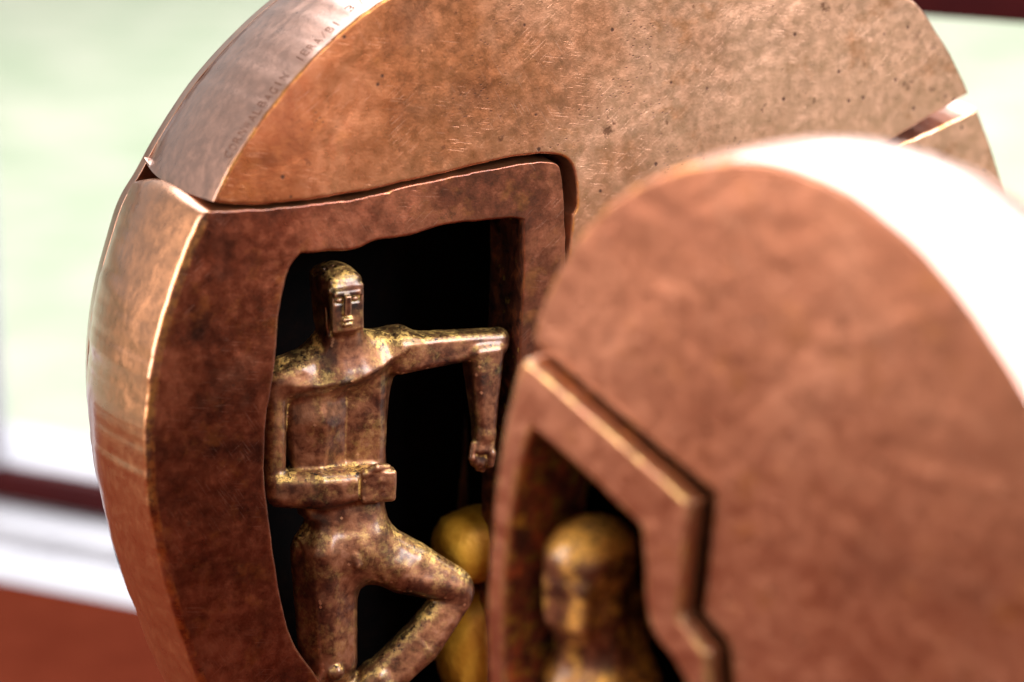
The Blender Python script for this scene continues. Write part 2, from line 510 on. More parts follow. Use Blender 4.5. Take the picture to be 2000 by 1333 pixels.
def slab(name, P, w0, w1, bev, mat, parent, hole=None, hole_bev=0.0012, hole_depth=None, flange=0.0, bulge=0.0, back=True, nw=8, wobble=0.0, taper=None, inner=None, side_bev=None, wear_all=False):
    bm = bmesh.new()
    N = normals(P)
    prof = ring_profile(bev, w0)
    wa = w0 + bev
    for i in range(1, nw + 1):
        t = i / nw
        w = wa + (w1 - wa) * t
        prof.append((-bulge * math.sin(math.pi * t) , w))
    if back:
        prof[-1] = (prof[-1][0], w1 - bev * 0.5)
        prof.append((bev * 0.5, w1))
    wl = bm.verts.layers.float.new('wear')
    rl = bm.verts.layers.float.new('rim')
    def rings(P, N, prof, sgn, nzs=0.0, nb=5):
        rs = []
        for pi, (ins, w) in enumerate(prof):
            rr = []
            for (x, z), (nx, nz) in zip(P, N):
                sc_ = 1.0
                if sgn == 1 and side_bev is not None and pi < 6:
                    q_ = min(1.0, max(0.0, (-nx - 0.15) / 0.35))
                    sc_ = side_bev + (1 - side_bev) * q_
                o = -ins * sgn * sc_
                wv = w0 + (w - w0) * sc_ if pi < 6 else w
                if nzs:
                    o += nzs * mnoise.noise(Vector((x * 60, w * 60, z * 60)))
                if taper is not None and sgn == 1:
                    o -= taper(z) * max(0.0, w / DT) ** 4
                vv = bm.verts.new((x + nx * o, wv, z + nz * o))
                vv[wl] = (0.0, 0.6, 1.0, 0.8, 0.45, 0.15)[pi] * (1.0 if wear_all or (sgn == 1 and nx < -0.2) else 0.15) if pi < 6 else 0.0
                vv[rl] = 1.0 if (pi >= 4 and sgn == 1) else 0.0
                rr.append(vv)
            rs.append(rr)
        for a, b in zip(rs[:-1], rs[1:]):
            m = len(a)
            for i in range(m):
                j = (i + 1) % m
                bm.faces.new((a[i], a[j], b[j], b[i]))
        return rs
    ro = rings(P, N, prof, 1, wobble)
    def loop_edges(r):
        return [bm.edges.get((r[i], r[(i + 1) % len(r)])) for i in range(len(r))]
    ed = loop_edges(ro[0])
    eb = loop_edges(ro[-1]) if back else None
    if hole is not None:
        NH = normals(hole)
        hp = ring_profile(hole_bev, w0)
        hd = hole_depth if hole_depth is not None else w1
        for i in range(1, 5):
            hp.append((0.0, w0 + hole_bev + (hd - w0 - hole_bev) * i / 4))
        if flange:
            hp += [(0.001, hd + 0.0008), (flange, hd + 0.002), (flange, w1 - 0.001)]
        rh = rings(hole, NH, hp, -1, wobble)
        ed += loop_edges(rh[0])
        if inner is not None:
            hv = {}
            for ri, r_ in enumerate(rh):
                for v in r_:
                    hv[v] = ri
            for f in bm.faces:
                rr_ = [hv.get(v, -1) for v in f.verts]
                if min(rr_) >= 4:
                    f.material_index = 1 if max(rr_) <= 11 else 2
    bmesh.ops.triangle_fill(bm, use_beauty=True, use_dissolve=False, edges=ed, normal=(0, -1, 0))
    if back and hole is None:
        bmesh.ops.triangle_fill(bm, use_beauty=True, use_dissolve=False, edges=eb, normal=(0, 1, 0))
    ob = from_bm(name, bm, mat, parent, 40)
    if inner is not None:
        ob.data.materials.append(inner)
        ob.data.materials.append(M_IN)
    return ob

# ------------------------------------------------------------------ far disc (in focus)
FA = Frame(640, 800, 0.95, 28)
DA = 0.067
DT = 0.072                      # depth at which the rim turns over
rootA = empty('bronze_disc_sculpture', FA.o, FA.yaw)
tag(rootA, 'large sharp bronze disc with a standing man in its dark opening', 'sculpture', 'halves of the bronze sculpture')

up_pts = [(417, 394, 'c'), (441, 342), (484, 272), (535, 200), (604, 122), (680, 50), (750, 0), (880, -72), (1040, -130), (1200, -158),
          (1360, -155), (1520, -118), (1660, -62), (1780, 0), (1836, 72), (1868, 128), (1893, 183, 'c'), (1760, 262, 'c'),
          (1500, 420), (1250, 560), (1135, 640, 'c'), (1112, 540), (1118, 420, 'c'), (1127, 400), (1124, 345), (1112, 315), (1085, 303), (1040, 303), (980, 312),
          (830, 347), (700, 376), (560, 396), (470, 402)]
z5, z8, z13 = FA.st(300, 500)[1], FA.st(283, 860)[1], FA.st(385, 1333)[1]
def taperA(z):
    return float(np.interp(z, [z13 - 0.08, z13, z8, z5, z5 + 0.08], [0.020, 0.017, 0.0058, 0.0035, 0.0035]))
PU = outline(FA, up_pts, seed=1.3)
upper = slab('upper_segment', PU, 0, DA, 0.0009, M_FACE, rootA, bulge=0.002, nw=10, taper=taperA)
tag(upper, 'pale scratched upper part with lettering on its rim')

pn_pts = [(404, 417), (394, 425), (372, 467), (338, 560), (308, 660), (290, 760), (283, 860), (288, 960), (303, 1060), (330, 1170), (355, 1250), (385, 1333),
          (440, 1450), (540, 1600), (700, 1760), (860, 1860), (1020, 1925, 'c'), (1050, 1880, 'c'), (1062, 1500), (1080, 1000), (1092, 700), (1104, 520), (1103, 420), (1098, 345), (1088, 322), (1060, 318),
          (1000, 324), (900, 343), (800, 364), (700, 388), (560, 406), (470, 412), (425, 413)]
hl_pts = [(1022, 430, 'c'), (990, 428), (930, 434), (870, 441), (800, 461), (735, 472), (690, 490), (640, 492), (588, 496, 'c'), (566, 526), (549, 590), (541, 680), (531, 760), (519, 830),
          (517, 900), (520, 960), (530, 1050), (541, 1120), (556, 1200), (580, 1265), (618, 1318), (660, 1380), (760, 1450), (900, 1480), (985, 1450),
          (995, 1300), (1000, 1100), (1006, 900), (1014, 700), (1020, 560)]
PP = outline(FA, pn_pts, seed=4.1, wob=0.0004)
PH = outline(FA, hl_pts, seed=7.7, wob=0.00022)
panel = slab('figure_panel', PP, 0, DA, 0.0030, M_PANEL, rootA, hole=PH, hole_bev=0.0009, hole_depth=0.024, flange=0.012, bulge=0.0035, back=False, wobble=0.0003, nw=12, taper=taperA, inner=M_HOLE, side_bev=0.13)
tag(panel, 'dark brown left part framing the opening')

sd_pts = [(1908, 213, 'c'), (1938, 292), (1972, 420), (2000, 600), (2010, 800), (1990, 1050), (1940, 1300), (1840, 1550), (1700, 1740), (1500, 1880), (1330, 1935), (1110, 1935, 'c'),
          (1135, 1500, 'c'), (1330, 1480), (1420, 1300), (1420, 1000), (1330, 800, 'c'), (1260, 585, 'c'), (1500, 445), (1765, 279, 'c')]
PS = outline(FA, sd_pts, seed=9.0)
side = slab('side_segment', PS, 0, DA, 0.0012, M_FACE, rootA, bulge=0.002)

# thin backing disc behind all the segments, following the same rim
bk_pts = [(283, 860), (290, 760), (308, 660), (338, 560), (372, 465), (408, 403), (441, 342), (484, 272), (535, 200), (604, 122), (680, 50), (750, 0), (880, -72), (1040, -130), (1200, -158),
          (1360, -155), (1520, -118), (1660, -62), (1780, 0), (1836, 72), (1893, 183), (1938, 292), (1972, 420), (2000, 600), (2010, 800), (1990, 1050), (1940, 1300), (1840, 1550),
          (1700, 1740), (1500, 1880), (1330, 1935), (1020, 1925), (860, 1860), (700, 1760), (540, 1600), (440, 1450), (385, 1333), (330, 1170), (303, 1060), (288, 960)]
PB = outline(FA, bk_pts, wob=0)
back = slab('back_plate', PB, DA + 0.0003, DT + 0.004, 0.0004, M_BACK, rootA, bulge=0.0, taper=taperA)
# lining in front of the backing disc, the hollow's shade put into its near-black colour
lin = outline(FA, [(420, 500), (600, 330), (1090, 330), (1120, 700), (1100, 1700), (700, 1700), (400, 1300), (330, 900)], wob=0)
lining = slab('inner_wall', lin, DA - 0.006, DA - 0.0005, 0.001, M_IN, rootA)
# foot so that the disc stands on the table
zlow = min(PB[:, 1].min(), PS[:, 1].min())
print('A lowest point above table', zlow)

# lettering stamped on the upper rim
def rim_letters(text, px0, px1, w_base, h_mm, name='lettering'):
    i0 = np.argmin(np.linalg.norm(PU - np.array(FA.st(*px0)), axis=1))
    i1 = np.argmin(np.linalg.norm(PU - np.array(FA.st(*px1)), axis=1))
    n = len(PU)
    fwd = (i1 - i0) % n
    step = 1 if fwd < n / 2 else -1
    cnt = fwd if step == 1 else (i0 - i1) % n
    idx = [(i0 + step * j) % n for j in range(cnt + 1)]
    path = PU[idx]
    nr = normals(PU)[idx]
    arc = np.concatenate([[0], np.cumsum(np.linalg.norm(np.diff(path, axis=0), axis=1))])
    pitch = arc[-1] / len(text)
    bm = bmesh.new()
    for ci, ch in enumerate(text):
        if ch == ' ':
            continue
        cu = bpy.data.curves.new('glyph', 'FONT')
        cu.body = ch
        cu.size = 1.0
        cu.resolution_u = 3
        cu.extrude = 0.5
        cu.offset = -0.018
        to = bpy.data.objects.new('glyph', cu)
        COL.objects.link(to)
        bpy.context.view_layer.update()
        me = bpy.data.meshes.new_from_object(to.evaluated_get(bpy.context.evaluated_depsgraph_get()))
        xs = [v.co.x for v in me.vertices]
        x0, x1 = min(xs), max(xs)
        sx = min(pitch * 0.72 / max(x1 - x0, 0.12), h_mm * 0.001 / 0.72)
        tilt = random.uniform(-0.06, 0.06)
        jy = random.uniform(-0.0003, 0.0003)
        mp = {}
        for v in me.vertices:
            u = (v.co.x - 0.5 * (x0 + x1)) * sx + v.co.y * tilt * sx
            w = w_base + jy + v.co.y * (h_mm * 0.001 / 0.72)
            a = (ci + 0.5) * pitch + u
            p = np.array([np.interp(a, arc, path[:, 0]), np.interp(a, arc, path[:, 1])])
            nn = np.array([np.interp(a, arc, nr[:, 0]), np.interp(a, arc, nr[:, 1])])
            lift = 0.002 * math.sin(math.pi * (w - 0.0009) / (DA - 0.0009)) - 0.0045 * (w / DT) ** 4 + (0.00010 if v.co.z > 0 else -0.0003)
            mp[v.index] = bm.verts.new((p[0] + nn[0] * lift, w, p[1] + nn[1] * lift))
        for f in me.polygons:
            try:
                bm.faces.new([mp[i] for i in f.vertices])
            except ValueError:
                pass
        bpy.data.objects.remove(to)
        bpy.data.curves.remove(cu)
        bpy.data.meshes.remove(me)
    return from_bm(name, bm, M_LETTER, upper, 20)
rim_letters('CORNWALBAGIN', (452, 318), (578, 150), 0.0030, 5.2)
rim_letters('1ERA/B1', (596, 131), (678, 52), 0.0040, 5.2)
rim_letters('3/3', (700, 33), (758, -5), 0.0062, 5.2)

# ------------------------------------------------------------------ figures: carved solids from signed distances
class Carve:
    def __init__(self, fr, lo, hi, h):
        self.fr, self.h = fr, h
        self.lo = np.array(lo, float)
        n = np.ceil((np.array(hi) - self.lo) / h).astype(int) + 1
        self.n = n
        self.F = np.full(n, 0.006, np.float32)
        self.fwd = 0.0
    def block(self, lo, hi):
        a = np.clip(np.floor((np.array(lo) - self.lo) / self.h).astype(int), 0, self.n - 1)
        b = np.clip(np.ceil((np.array(hi) - self.lo) / self.h).astype(int) + 1, 1, self.n)
        ax = [(self.lo[i] + self.h * np.arange(a[i], b[i])).astype(np.float32) for i in range(3)]
        X, Y, Z = np.meshgrid(*ax, indexing='ij', sparse=True)
        return (slice(a[0], b[0]), slice(a[1], b[1]), slice(a[2], b[2])), X, Y, Z
    def join(self, sl, d, k):
        f = self.F[sl]
        if k <= 0:
            self.F[sl] = np.minimum(f, d)
        else:
            hh = np.maximum(k - np.abs(f - d), 0) / k
            self.F[sl] = np.minimum(f, d) - hh * hh * k * 0.25
    def cut(self, sl, d, k=0.0004):
        f = self.F[sl]
        g = -d
        hh = np.maximum(k - np.abs(f - g), 0) / k
        self.F[sl] = np.maximum(f, g) + hh * hh * k * 0.25
    def P(self, p):
        return np.array(self.fr.at(p[0], p[1], (p[2] - self.fwd) * 0.001))
    def cone(self, a, b, ra, rb, k=0.002, sub=False):
        """round cone between photo points (px, py, depth mm), radii in photo px"""
        A, B = self.P(a), self.P(b)
        ra, rb = ra * self.fr.S, rb * self.fr.S
        m = max(ra, rb) + 0.004
        sl, X, Y, Z = self.block(np.minimum(A, B) - m, np.maximum(A, B) + m)
        ab = B - A
        L2 = max(ab.dot(ab), 1e-12)
        t = np.clip(((X - A[0]) * ab[0] + (Y - A[1]) * ab[1] + (Z - A[2]) * ab[2]) / L2, 0, 1)
        d = np.sqrt((X - A[0] - t * ab[0]) ** 2 + (Y - A[1] - t * ab[1]) ** 2 + (Z - A[2] - t * ab[2]) ** 2) - (ra + (rb - ra) * t)
        (self.cut if sub else self.join)(sl, d.astype(np.float32), k)
    def limb(self, a, b, ha, hb, rnd=0.0015, k=0.0015, twist=0.0, sub=False):
        """tapered beam; ha, hb = (half width px across the view, half depth mm)"""
        A, B = self.P(a), self.P(b)
        u = B - A
        L = np.linalg.norm(u)
        u /= L
        n = np.array([0.0, 1.0, 0.0])
        n -= u * n.dot(u)
        n /= np.linalg.norm(n)
        v = np.cross(u, n)
        c, s = math.cos(twist), math.sin(twist)
        v, n = v * c + n * s, n * c - v * s
        S = self.fr.S
        m = max(ha[0] * S, hb[0] * S, ha[1] * .001, hb[1] * .001) * 1.45 + 0.004
        sl, X, Y, Z = self.block(np.minimum(A, B) - m, np.maximum(A, B) + m)
        qx, qy, qz = X - A[0], Y - A[1], Z - A[2]
        cu = qx * u[0] + qy * u[1] + qz * u[2]
        cv = np.abs(qx * v[0] + qy * v[1] + qz * v[2])
        cn = np.abs(qx * n[0] + qy * n[1] + qz * n[2])
        t = np.clip(cu / L, 0, 1)
        hv = (ha[0] + (hb[0] - ha[0]) * t) * S - rnd
        hn = (ha[1] + (hb[1] - ha[1]) * t) * .001 - rnd
        dv, dn, du = cv - hv, cn - hn, np.abs(cu - L / 2) - L / 2 + rnd * 0.2
        d = np.sqrt(np.maximum(dv, 0) ** 2 + np.maximum(dn, 0) ** 2 + np.maximum(du, 0) ** 2) + np.minimum(np.maximum(np.maximum(dv, dn), du), 0) - rnd
        (self.cut if sub else self.join)(sl, d.astype(np.float32), k)
    def ball(self, p, r, scale=(1, 1, 1), k=0.001, sub=False):
        A = self.P(p)
        r = r * self.fr.S
        m = r * max(scale) + 0.004
        sl, X, Y, Z = self.block(A - m, A + m)
        q = np.sqrt(((X - A[0]) / scale[0]) ** 2 + ((Y - A[1]) / scale[1]) ** 2 + ((Z - A[2]) / scale[2]) ** 2)
        d = (q - r) * min(scale)
        (self.cut if sub else self.join)(sl, d.astype(np.float32), k)
    def box(self, p, half, rnd=0.0006, k=0.0008, rotz=0.0, tilt=0.0, roll=0.0, sub=False):
        """half sizes in mm along (face, depth, up)"""
        A = self.P(p)
        H = np.array(half) * .001
        m = np.linalg.norm(H) + 0.003
        sl, X, Y, Z = self.block(A - m, A + m)
        M = np.array((Matrix.Rotation(rotz, 3, 'Z') @ Matrix.Rotation(tilt, 3, 'X') @ Matrix.Rotation(roll, 3, 'Y')).transposed())
        qx, qy, qz = X - A[0], Y - A[1], Z - A[2]
        L = [np.abs(M[i, 0] * qx + M[i, 1] * qy + M[i, 2] * qz) - (H[i] - rnd) for i in range(3)]
        d = np.sqrt(sum(np.maximum(x, 0) ** 2 for x in L)) + np.minimum(np.maximum(np.maximum(L[0], L[1]), L[2]), 0) - rnd
        (self.cut if sub else self.join)(sl, d.astype(np.float32), k)
    def relief(self, poly_px, w_ref, front, w_back, k=0.0015, rnd=0.0012):
        """prism over an outline (photo px at depth w_ref mm) whose front is the height field front(px, py) in mm"""
        fr = self.fr
        q = np.array([fr.st(x, y, w_ref * .001) for x, y in poly_px])
        sh = self.fwd * .001
        w_ref -= self.fwd
        w_back -= self.fwd
        q = np.array([fr.st(x, y, w_ref * .001) for x, y in poly_px])
        lo = np.array([q[:, 0].min() - .004, -0.02, q[:, 1].min() - .004])
        hi = np.array([q[:, 0].max() + .004, w_back * .001 + .004, q[:, 1].max() + .004])
        sl, X, Y, Z = self.block(lo, hi)
        x2, z2 = X[:, 0, 0], Z[0, 0, :]
        GX, GZ = np.meshgrid(x2, z2, indexing='ij')
        # polygon signed distance
        d2 = np.full(GX.shape, 1e9)
        ins = np.zeros(GX.shape, bool)
        m = len(q)
        for i in range(m):
            a, b = q[i], q[(i + 1) % m]
            e = b - a
            wx, wz = GX - a[0], GZ - a[1]
            t = np.clip((wx * e[0] + wz * e[1]) / (e.dot(e) + 1e-15), 0, 1)
            d2 = np.minimum(d2, (wx - e[0] * t) ** 2 + (wz - e[1] * t) ** 2)
            cond = ((a[1] > GZ) != (b[1] > GZ))
            with np.errstate(divide='ignore', invalid='ignore'):
                xi = a[0] + (GZ - a[1]) / (b[1] - a[1]) * (b[0] - a[0])
            ins ^= cond & (GX < xi)
        ds = np.sqrt(d2)
        ds[ins] *= -1
        # back to photo px of the reference plane
        wx_ = fr.o.x + fr.e.x * GX + fr.d.x * w_ref * .001
        wy_ = fr.o.y + fr.e.y * GX + fr.d.y * w_ref * .001
        wz_ = GZ - CAM_H
        dep = wy_ * cF.y + wz_ * cF.z
        PX = 1000 + FPX * wx_ / dep
        PY = 666.5 - FPX * (wy_ * cU.y + wz_ * cU.z) / dep
        wf = front(PX, PY) * .001 - sh
        for _ in range(2):
            wf = (np.roll(wf, 1, 0) + np.roll(wf, -1, 0) + np.roll(wf, 1, 1) + np.roll(wf, -1, 1) + wf) / 5
        d1 = ds[:, None, :].astype(np.float32) + rnd
        d2_ = ((wf[:, None, :] - Y) * 0.8).astype(np.float32) + rnd
        d3 = (Y - w_back * .001) + rnd
        mx = np.maximum(np.maximum(d1, d2_), d3)
        d = np.minimum(mx, 0) + np.sqrt(np.maximum(d1, 0) ** 2 + np.maximum(d2_, 0) ** 2 + np.maximum(d3, 0) ** 2) - rnd
        self.join(sl, d.astype(np.float32), k)
    def mesh(self, name, mat, parent, amp=0.00007):
        F = self.F
        h = self.h
        # gentle hand-modelled unevenness
        rng = np.random.default_rng(3)
        for cs, am in ((0.006, amp), (0.0025, amp * 0.45)):
            m = np.ceil(self.n * h / cs).astype(int) + 2
            G = rng.normal(size=m).astype(np.float32)
            idx = [np.arange(self.n[i]) * h / cs for i in range(3)]
            i0 = [x.astype(int) for x in idx]
            fr_ = [(x - i).astype(np.float32) for x, i in zip(idx, i0)]
            fr_ = [f * f * (3 - 2 * f) for f in fr_]
            V = G[i0[0]] * (1 - fr_[0])[:, None, None] + G[i0[0] + 1] * fr_[0][:, None, None]
            V = V[:, i0[1]] * (1 - fr_[1])[None, :, None] + V[:, i0[1] + 1] * fr_[1][None, :, None]
            V = V[:, :, i0[2]] * (1 - fr_[2]) + V[:, :, i0[2] + 1] * fr_[2]
            F += V * am
        F[0] = F[-1] = 0.004
        F[:, 0] = F[:, -1] = 0.004
        F[:, :, 0] = F[:, :, -1] = 0.004
        ins = F < 0
        c = np.zeros(self.n - 1, np.uint8)
        sh = [(i, j, k_) for i in (0, 1) for j in (0, 1) for k_ in (0, 1)]
        nn = self.n
        def view(A, s):
            return A[s[0]:nn[0] - 1 + s[0], s[1]:nn[1] - 1 + s[1], s[2]:nn[2] - 1 + s[2]]
        for s in sh:
            c += view(ins, s)
        act = (c > 0) & (c < 8)
        cells = np.argwhere(act)
        vid = np.full(self.n - 1, -1, np.int32)
        vid[act] = np.arange(len(cells))
        vals = {s: F[cells[:, 0] + s[0], cells[:, 1] + s[1], cells[:, 2] + s[2]] for s in sh}
        acc = np.zeros((len(cells), 3))
        cnt = np.zeros(len(cells))
        for s in sh:
            for ax in range(3):
                if s[ax]:
                    continue
                t = list(s); t[ax] = 1; t = tuple(t)
                f0, f1 = vals[s], vals[t]
                m = (f0 < 0) != (f1 < 0)
                tt = f0[m] / (f0[m] - f1[m])
                pt = np.tile(np.array(s, float), (m.sum(), 1))
                pt[:, ax] += tt
                acc[m] += pt
                cnt[m] += 1
        V = (cells + acc / cnt[:, None]) * h + self.lo
        faces = []
        for ax in range(3):
            o1, o2 = [(1, 2), (2, 0), (0, 1)][ax]
            sa = [slice(1, -1)] * 3
            sb = [slice(1, -1)] * 3
            sa[ax] = slice(0, -1)
            sb[ax] = slice(1, None)
            a, b = ins[tuple(sa)], ins[tuple(sb)]
            for flip in (False, True):
                w = np.argwhere((a & ~b) if not flip else (~a & b))
                off = np.ones(3, int); off[ax] = 0
                g = w + off
                def cid(d1, d2):
                    q = g.copy()
                    q[:, o1] -= d1
                    q[:, o2] -= d2
                    return vid[q[:, 0], q[:, 1], q[:, 2]]
                q = np.stack([cid(1, 1), cid(0, 1), cid(0, 0), cid(1, 0)], 1)
                faces.append(q if not flip else q[:, ::-1])
        Fc = np.concatenate(faces)
        me = bpy.data.meshes.new(name)
        me.vertices.add(len(V))
        me.vertices.foreach_set('co', V.astype(np.float32).ravel())
        me.loops.add(Fc.size)
        me.loops.foreach_set('vertex_index', Fc.astype(np.int32).ravel())
        me.polygons.add(len(Fc))
        me.polygons.foreach_set('loop_start', np.arange(0, Fc.size, 4, dtype=np.int32))
        me.polygons.foreach_set('loop_total', np.full(len(Fc), 4, np.int32))
        me.update(calc_edges=True)
        me.validate()
        me.polygons.foreach_set('use_smooth', np.ones(len(Fc), bool))
        print(name, 'faces', len(Fc))
        return link(name, me, mat, parent)

# --- standing man in the opening
lo = FA.at(500, 1440, 0.0); hi = FA.at(1030, 490, 0.0)
C = Carve(FA, (lo.x - 0.004, -0.009, lo.z), (hi.x + 0.006, 0.042, hi.z + 0.004), 0.00036)
C.fwd = 5.0                                               # everything below sits this many mm nearer the opening

def lerp_tab(v, tab):
    return np.interp(v, [a for a, b in tab], [b for a, b in tab])

def chest(px, py):
    low = lerp_tab(px, [(555, 19), (570, 13.5), (590, 10.8), (622, 9.0), (634, 9.0), (682, 12.6), (700, 11.4), (742, 9.8), (756, 11.2), (775, 15), (800, 18)])
    top = lerp_tab(px, [(545, 17), (575, 12.5), (610, 9.4), (660, 8.2), (700, 8.2), (745, 9.2), (800, 13)])
    ridge = lerp_tab(px, [(545, 752), (610, 752), (680, 738), (740, 710), (800, 672)])
    dy = py - ridge
    t = np.clip((dy + 4) / 30, 0, 1)
    t = t * t * (3 - 2 * t)
    w = (top - 0.9) * (1 - t) + (low + 1.9) * t
    w = w + np.maximum(-dy, 0) * 0.14                     # upper chest leans back to the neck
    w = w + np.clip((py - 830) / 90, 0, 1) * 1.0
    rib = np.exp(-((py - 822) / 26.0) ** 2) * np.exp(-((px - 630) / 40.0) ** 2)
    return w - rib * 1.0
C.relief([(566, 716), (620, 692), (668, 672), (735, 660), (800, 652), (806, 690), (790, 730), (775, 775), (765, 830), (763, 880), (767, 930), (756, 985), (752, 1020),
          (606, 1020), (590, 960), (576, 900), (572, 840), (573, 780), (563, 748)], 12, chest, 23, k=0.001, rnd=0.0012)
# neck and trapezius
C.limb((666, 714, 17), (663, 640, 16), (52, 8.0), (40, 7.8), 0.0056, 0.008)
C.cone((650, 696, 20), (564, 733, 20), 32, 26, 0.006)
C.cone((704, 690, 18), (778, 678, 17.5), 28, 32, 0.006)
# head: long skull, flat face slab
C.limb((655, 540, 15), (658, 630, 15), (36, 10.2), (33, 9.2), 0.0030, 0.002)
C.ball((655, 552, 15), 37, (1.0, 1.60, 1.12), 0.003)
for q_ in range(5):                                                            # combed hair
    C.cone((625 + q_ * 15, 520 + abs(q_ - 2) * 5, 10), (612 + q_ * 15, 528 + abs(q_ - 2) * 6, 22), 2.2, 2.2, 0.0006, sub=True)
C.box((671, 566, 5.9), (5.5, 1.2, 0.9), 0.0005, 0.0006, tilt=-0.3)             # fringe over the forehead
C.box((677, 600, 6.0), (5.7, 1.9, 8.2), 0.0009, 0.0005, tilt=0.03)            # face slab
C.box((672, 557, 7.0), (5.5, 2.6, 3.2), 0.0018, 0.0010, tilt=-0.34)           # forehead
C.box((644, 612, 10.0), (0.9, 1.0, 8.0), 0.0003, 0.0005, sub=True)            # groove behind the jaw
C.box((663, 586, 3.9), (1.9, 0.7, 1.5), 0.0004, 0.0005, sub=True)             # eye hollows
C.box((694, 582, 3.9), (1.9, 0.7, 1.5), 0.0004, 0.0005, sub=True)
C.box((678, 596, 3.5), (1.15, 1.3, 3.5), 0.0004, 0.0004, tilt=0.12)           # nose
C.box((679, 574, 4.0), (4.8, 0.6, 0.8), 0.0004, 0.0005)                       # brow
C.ball((663, 587, 4.3), 6.5, (1.2, 0.7, 0.8), 0.0003)                         # lids
C.ball((693, 583, 4.3), 6.5, (1.2, 0.7, 0.8), 0.0003)
C.box((680, 625, 3.9), (1.9, 0.75, 0.7), 0.0005, 0.0004)                      # lips
C.box((680, 634, 3.9), (1.7, 0.70, 0.7), 0.0005, 0.0004)
C.box((680, 629.5, 3.2), (2.0, 0.5, 0.14), 0.0001, 0.0002, sub=True)
# arm stretched to the side of the opening, forearm hanging
C.limb((772, 690, 16.5), (974, 666, 13.5), (38, 6.8), (24, 5.0), 0.0026, 0.0045)
C.limb((942, 682, 13), (945, 850, 11), (38, 6.2), (20, 4.0), 0.0028, 0.002)
C.ball((974, 663, 13.5), 24, (0.9, 1, 1), 0.0015)
C.limb((945, 845, 11), (943, 880, 10), (18, 3.4), (22, 3.0), 0.0016, 0.002)
for i, (x0, x1, y1) in enumerate(((926, 922, 908), (933, 931, 917), (940, 940, 919), (947, 948, 912))):
    C.cone((x0, 868, 10), (x1, y1 - 14, 9.4), 8.6, 8.0, 0.0008)
    C.cone((x1, y1 - 14, 9.4), (x1 + 2, y1 - 2, 11.0), 8.0, 6.4, 0.0006)
C.cone((953, 862, 9.5), (960, 886, 8), 10, 9, 0.0010)
C.cone((960, 886, 8), (958, 907, 8), 9, 7, 0.0006)
# arm folded across the belly
C.box((566, 738, 17), (5.6, 5.4, 4.6), 0.0028, 0.005, roll=-0.25)
C.limb((538, 742, 17), (534, 950, 17), (21, 4.6), (21, 4.8), 0.0036, 0.0022)
C.limb((540, 953, 16), (628, 956, 10.5), (36, 6.0), (38, 6.0), 0.0042, 0.0016)
C.limb((626, 956, 10.5), (706, 945, 7.5), (38, 6.0), (29, 4.6), 0.0036, 0.0008)
C.box((734, 944, 6.2), (6.1, 4.8, 5.7), 0.0014, 0.0008, rotz=-0.12, roll=0.05)
for y_ in (921, 937, 953, 968):
    C.cone((744, y_, 2.8), (762, y_, 5.0), 8.0, 8.2, 0.0008)
    C.cone((762, y_, 5.0), (760, y_, 9.0), 8.0, 7.4, 0.0006)
C.cone((712, 926, 4), (735, 914, 2.6), 9, 9, 0.0010)
C.cone((735, 914, 2.6), (757, 913, 3.2), 9, 7.5, 0.0006)
C.limb((705, 912, 3.0), (704, 980, 3.0), (1.8, 1.0), (1.8, 1.0), 0.0002, 0.0008, sub=True)
# waist, hips
C.limb((674, 930, 17), (670, 1035, 17), (70, 8.2), (72, 9.0), 0.005, 0.003)
C.ball((660, 1066, 17.5), 56, (1.10, 0.84, 1.0), 0.006)
# standing leg
C.limb((632, 1066, 17), (641, 1300, 15.5), (59, 9.6), (50, 8.8), 0.0055, 0.006, twist=0.4)
C.cone((650, 1300, 16), (652, 1420, 16), 42, 36, 0.002)
C.ball((656, 1313, 6.5), 18, (1, 0.9, 1), 0.0006)
C.cone((622, 1330, 10), (640, 1305, 9), 14, 12, 0.001)
# raised leg crossing over
C.limb((706, 1064, 16), (800, 1110, 12.5), (58, 9.2), (54, 8.8), 0.0078, 0.009, twist=0.3)
C.limb((796, 1108, 12.6), (892, 1146, 9), (54, 8.8), (37, 6.6), 0.0060, 0.0006, twist=0.3)
C.ball((894, 1154, 9), 35, (1, 1, 1), 0.0015)
C.limb((890, 1162, 9.5), (818, 1258, 10), (35, 6.2), (43, 6.8), 0.0046, 0.0015, twist=-0.35)
C.limb((820, 1255, 10), (735, 1335, 11), (43, 6.8), (41, 6.2), 0.0046, 0.0006, twist=-0.35)
C.limb((740, 1330, 11), (660, 1400, 12), (38, 6.0), (36, 5.4), 0.003, 0.004)
# small abstract relief at the groin
C.cone((693, 1086, 7.2), (698, 1103, 6.2), 10, 8.5, 0.0010)
C.ball((683, 1098, 7.8), 9, (1, 1, 1.1), 0.0008)
C.ball((710, 1100, 8.2), 8, (1, 1, 1.1), 0.0008)
figA = C.mesh('figure', M_FIG, rootA)
tag(figA, 'nude bronze man with one arm stretched out and one knee raised')
del C

# gilded lumps low inside the hollow, behind the man
def lump(name, fr, c, r, seed, mat, parent, sq=0.5):
    bm = bmesh.new()
    bmesh.ops.create_cube(bm, size=2)
    bmesh.ops.subdivide_edges(bm, edges=bm.edges[:], cuts=7, use_grid_fill=True)
    p0 = fr.at(*c)
    for v in bm.verts:
        q = v.co.normalized() * (1 - sq) * 1.25 + v.co * sq
        q *= 1 + 0.04 * mnoise.noise(v.co * 1.7 + Vector((seed, 0, 0)))
        v.co = p0 + Vector((q.x * r[0], q.y * r[1], q.z * r[2]))
    return from_bm(name, bm, mat, parent, 60)
lump('gilded_block', FA, (938, 1062, 0.030), (0.015, 0.012, 0.0115), 1.0, M_GOLD, rootA, 0.12)
lump('gilded_block', FA, (938, 1262, 0.030), (0.014, 0.012, 0.019), 5.0, M_GOLD, rootA, 0.12)

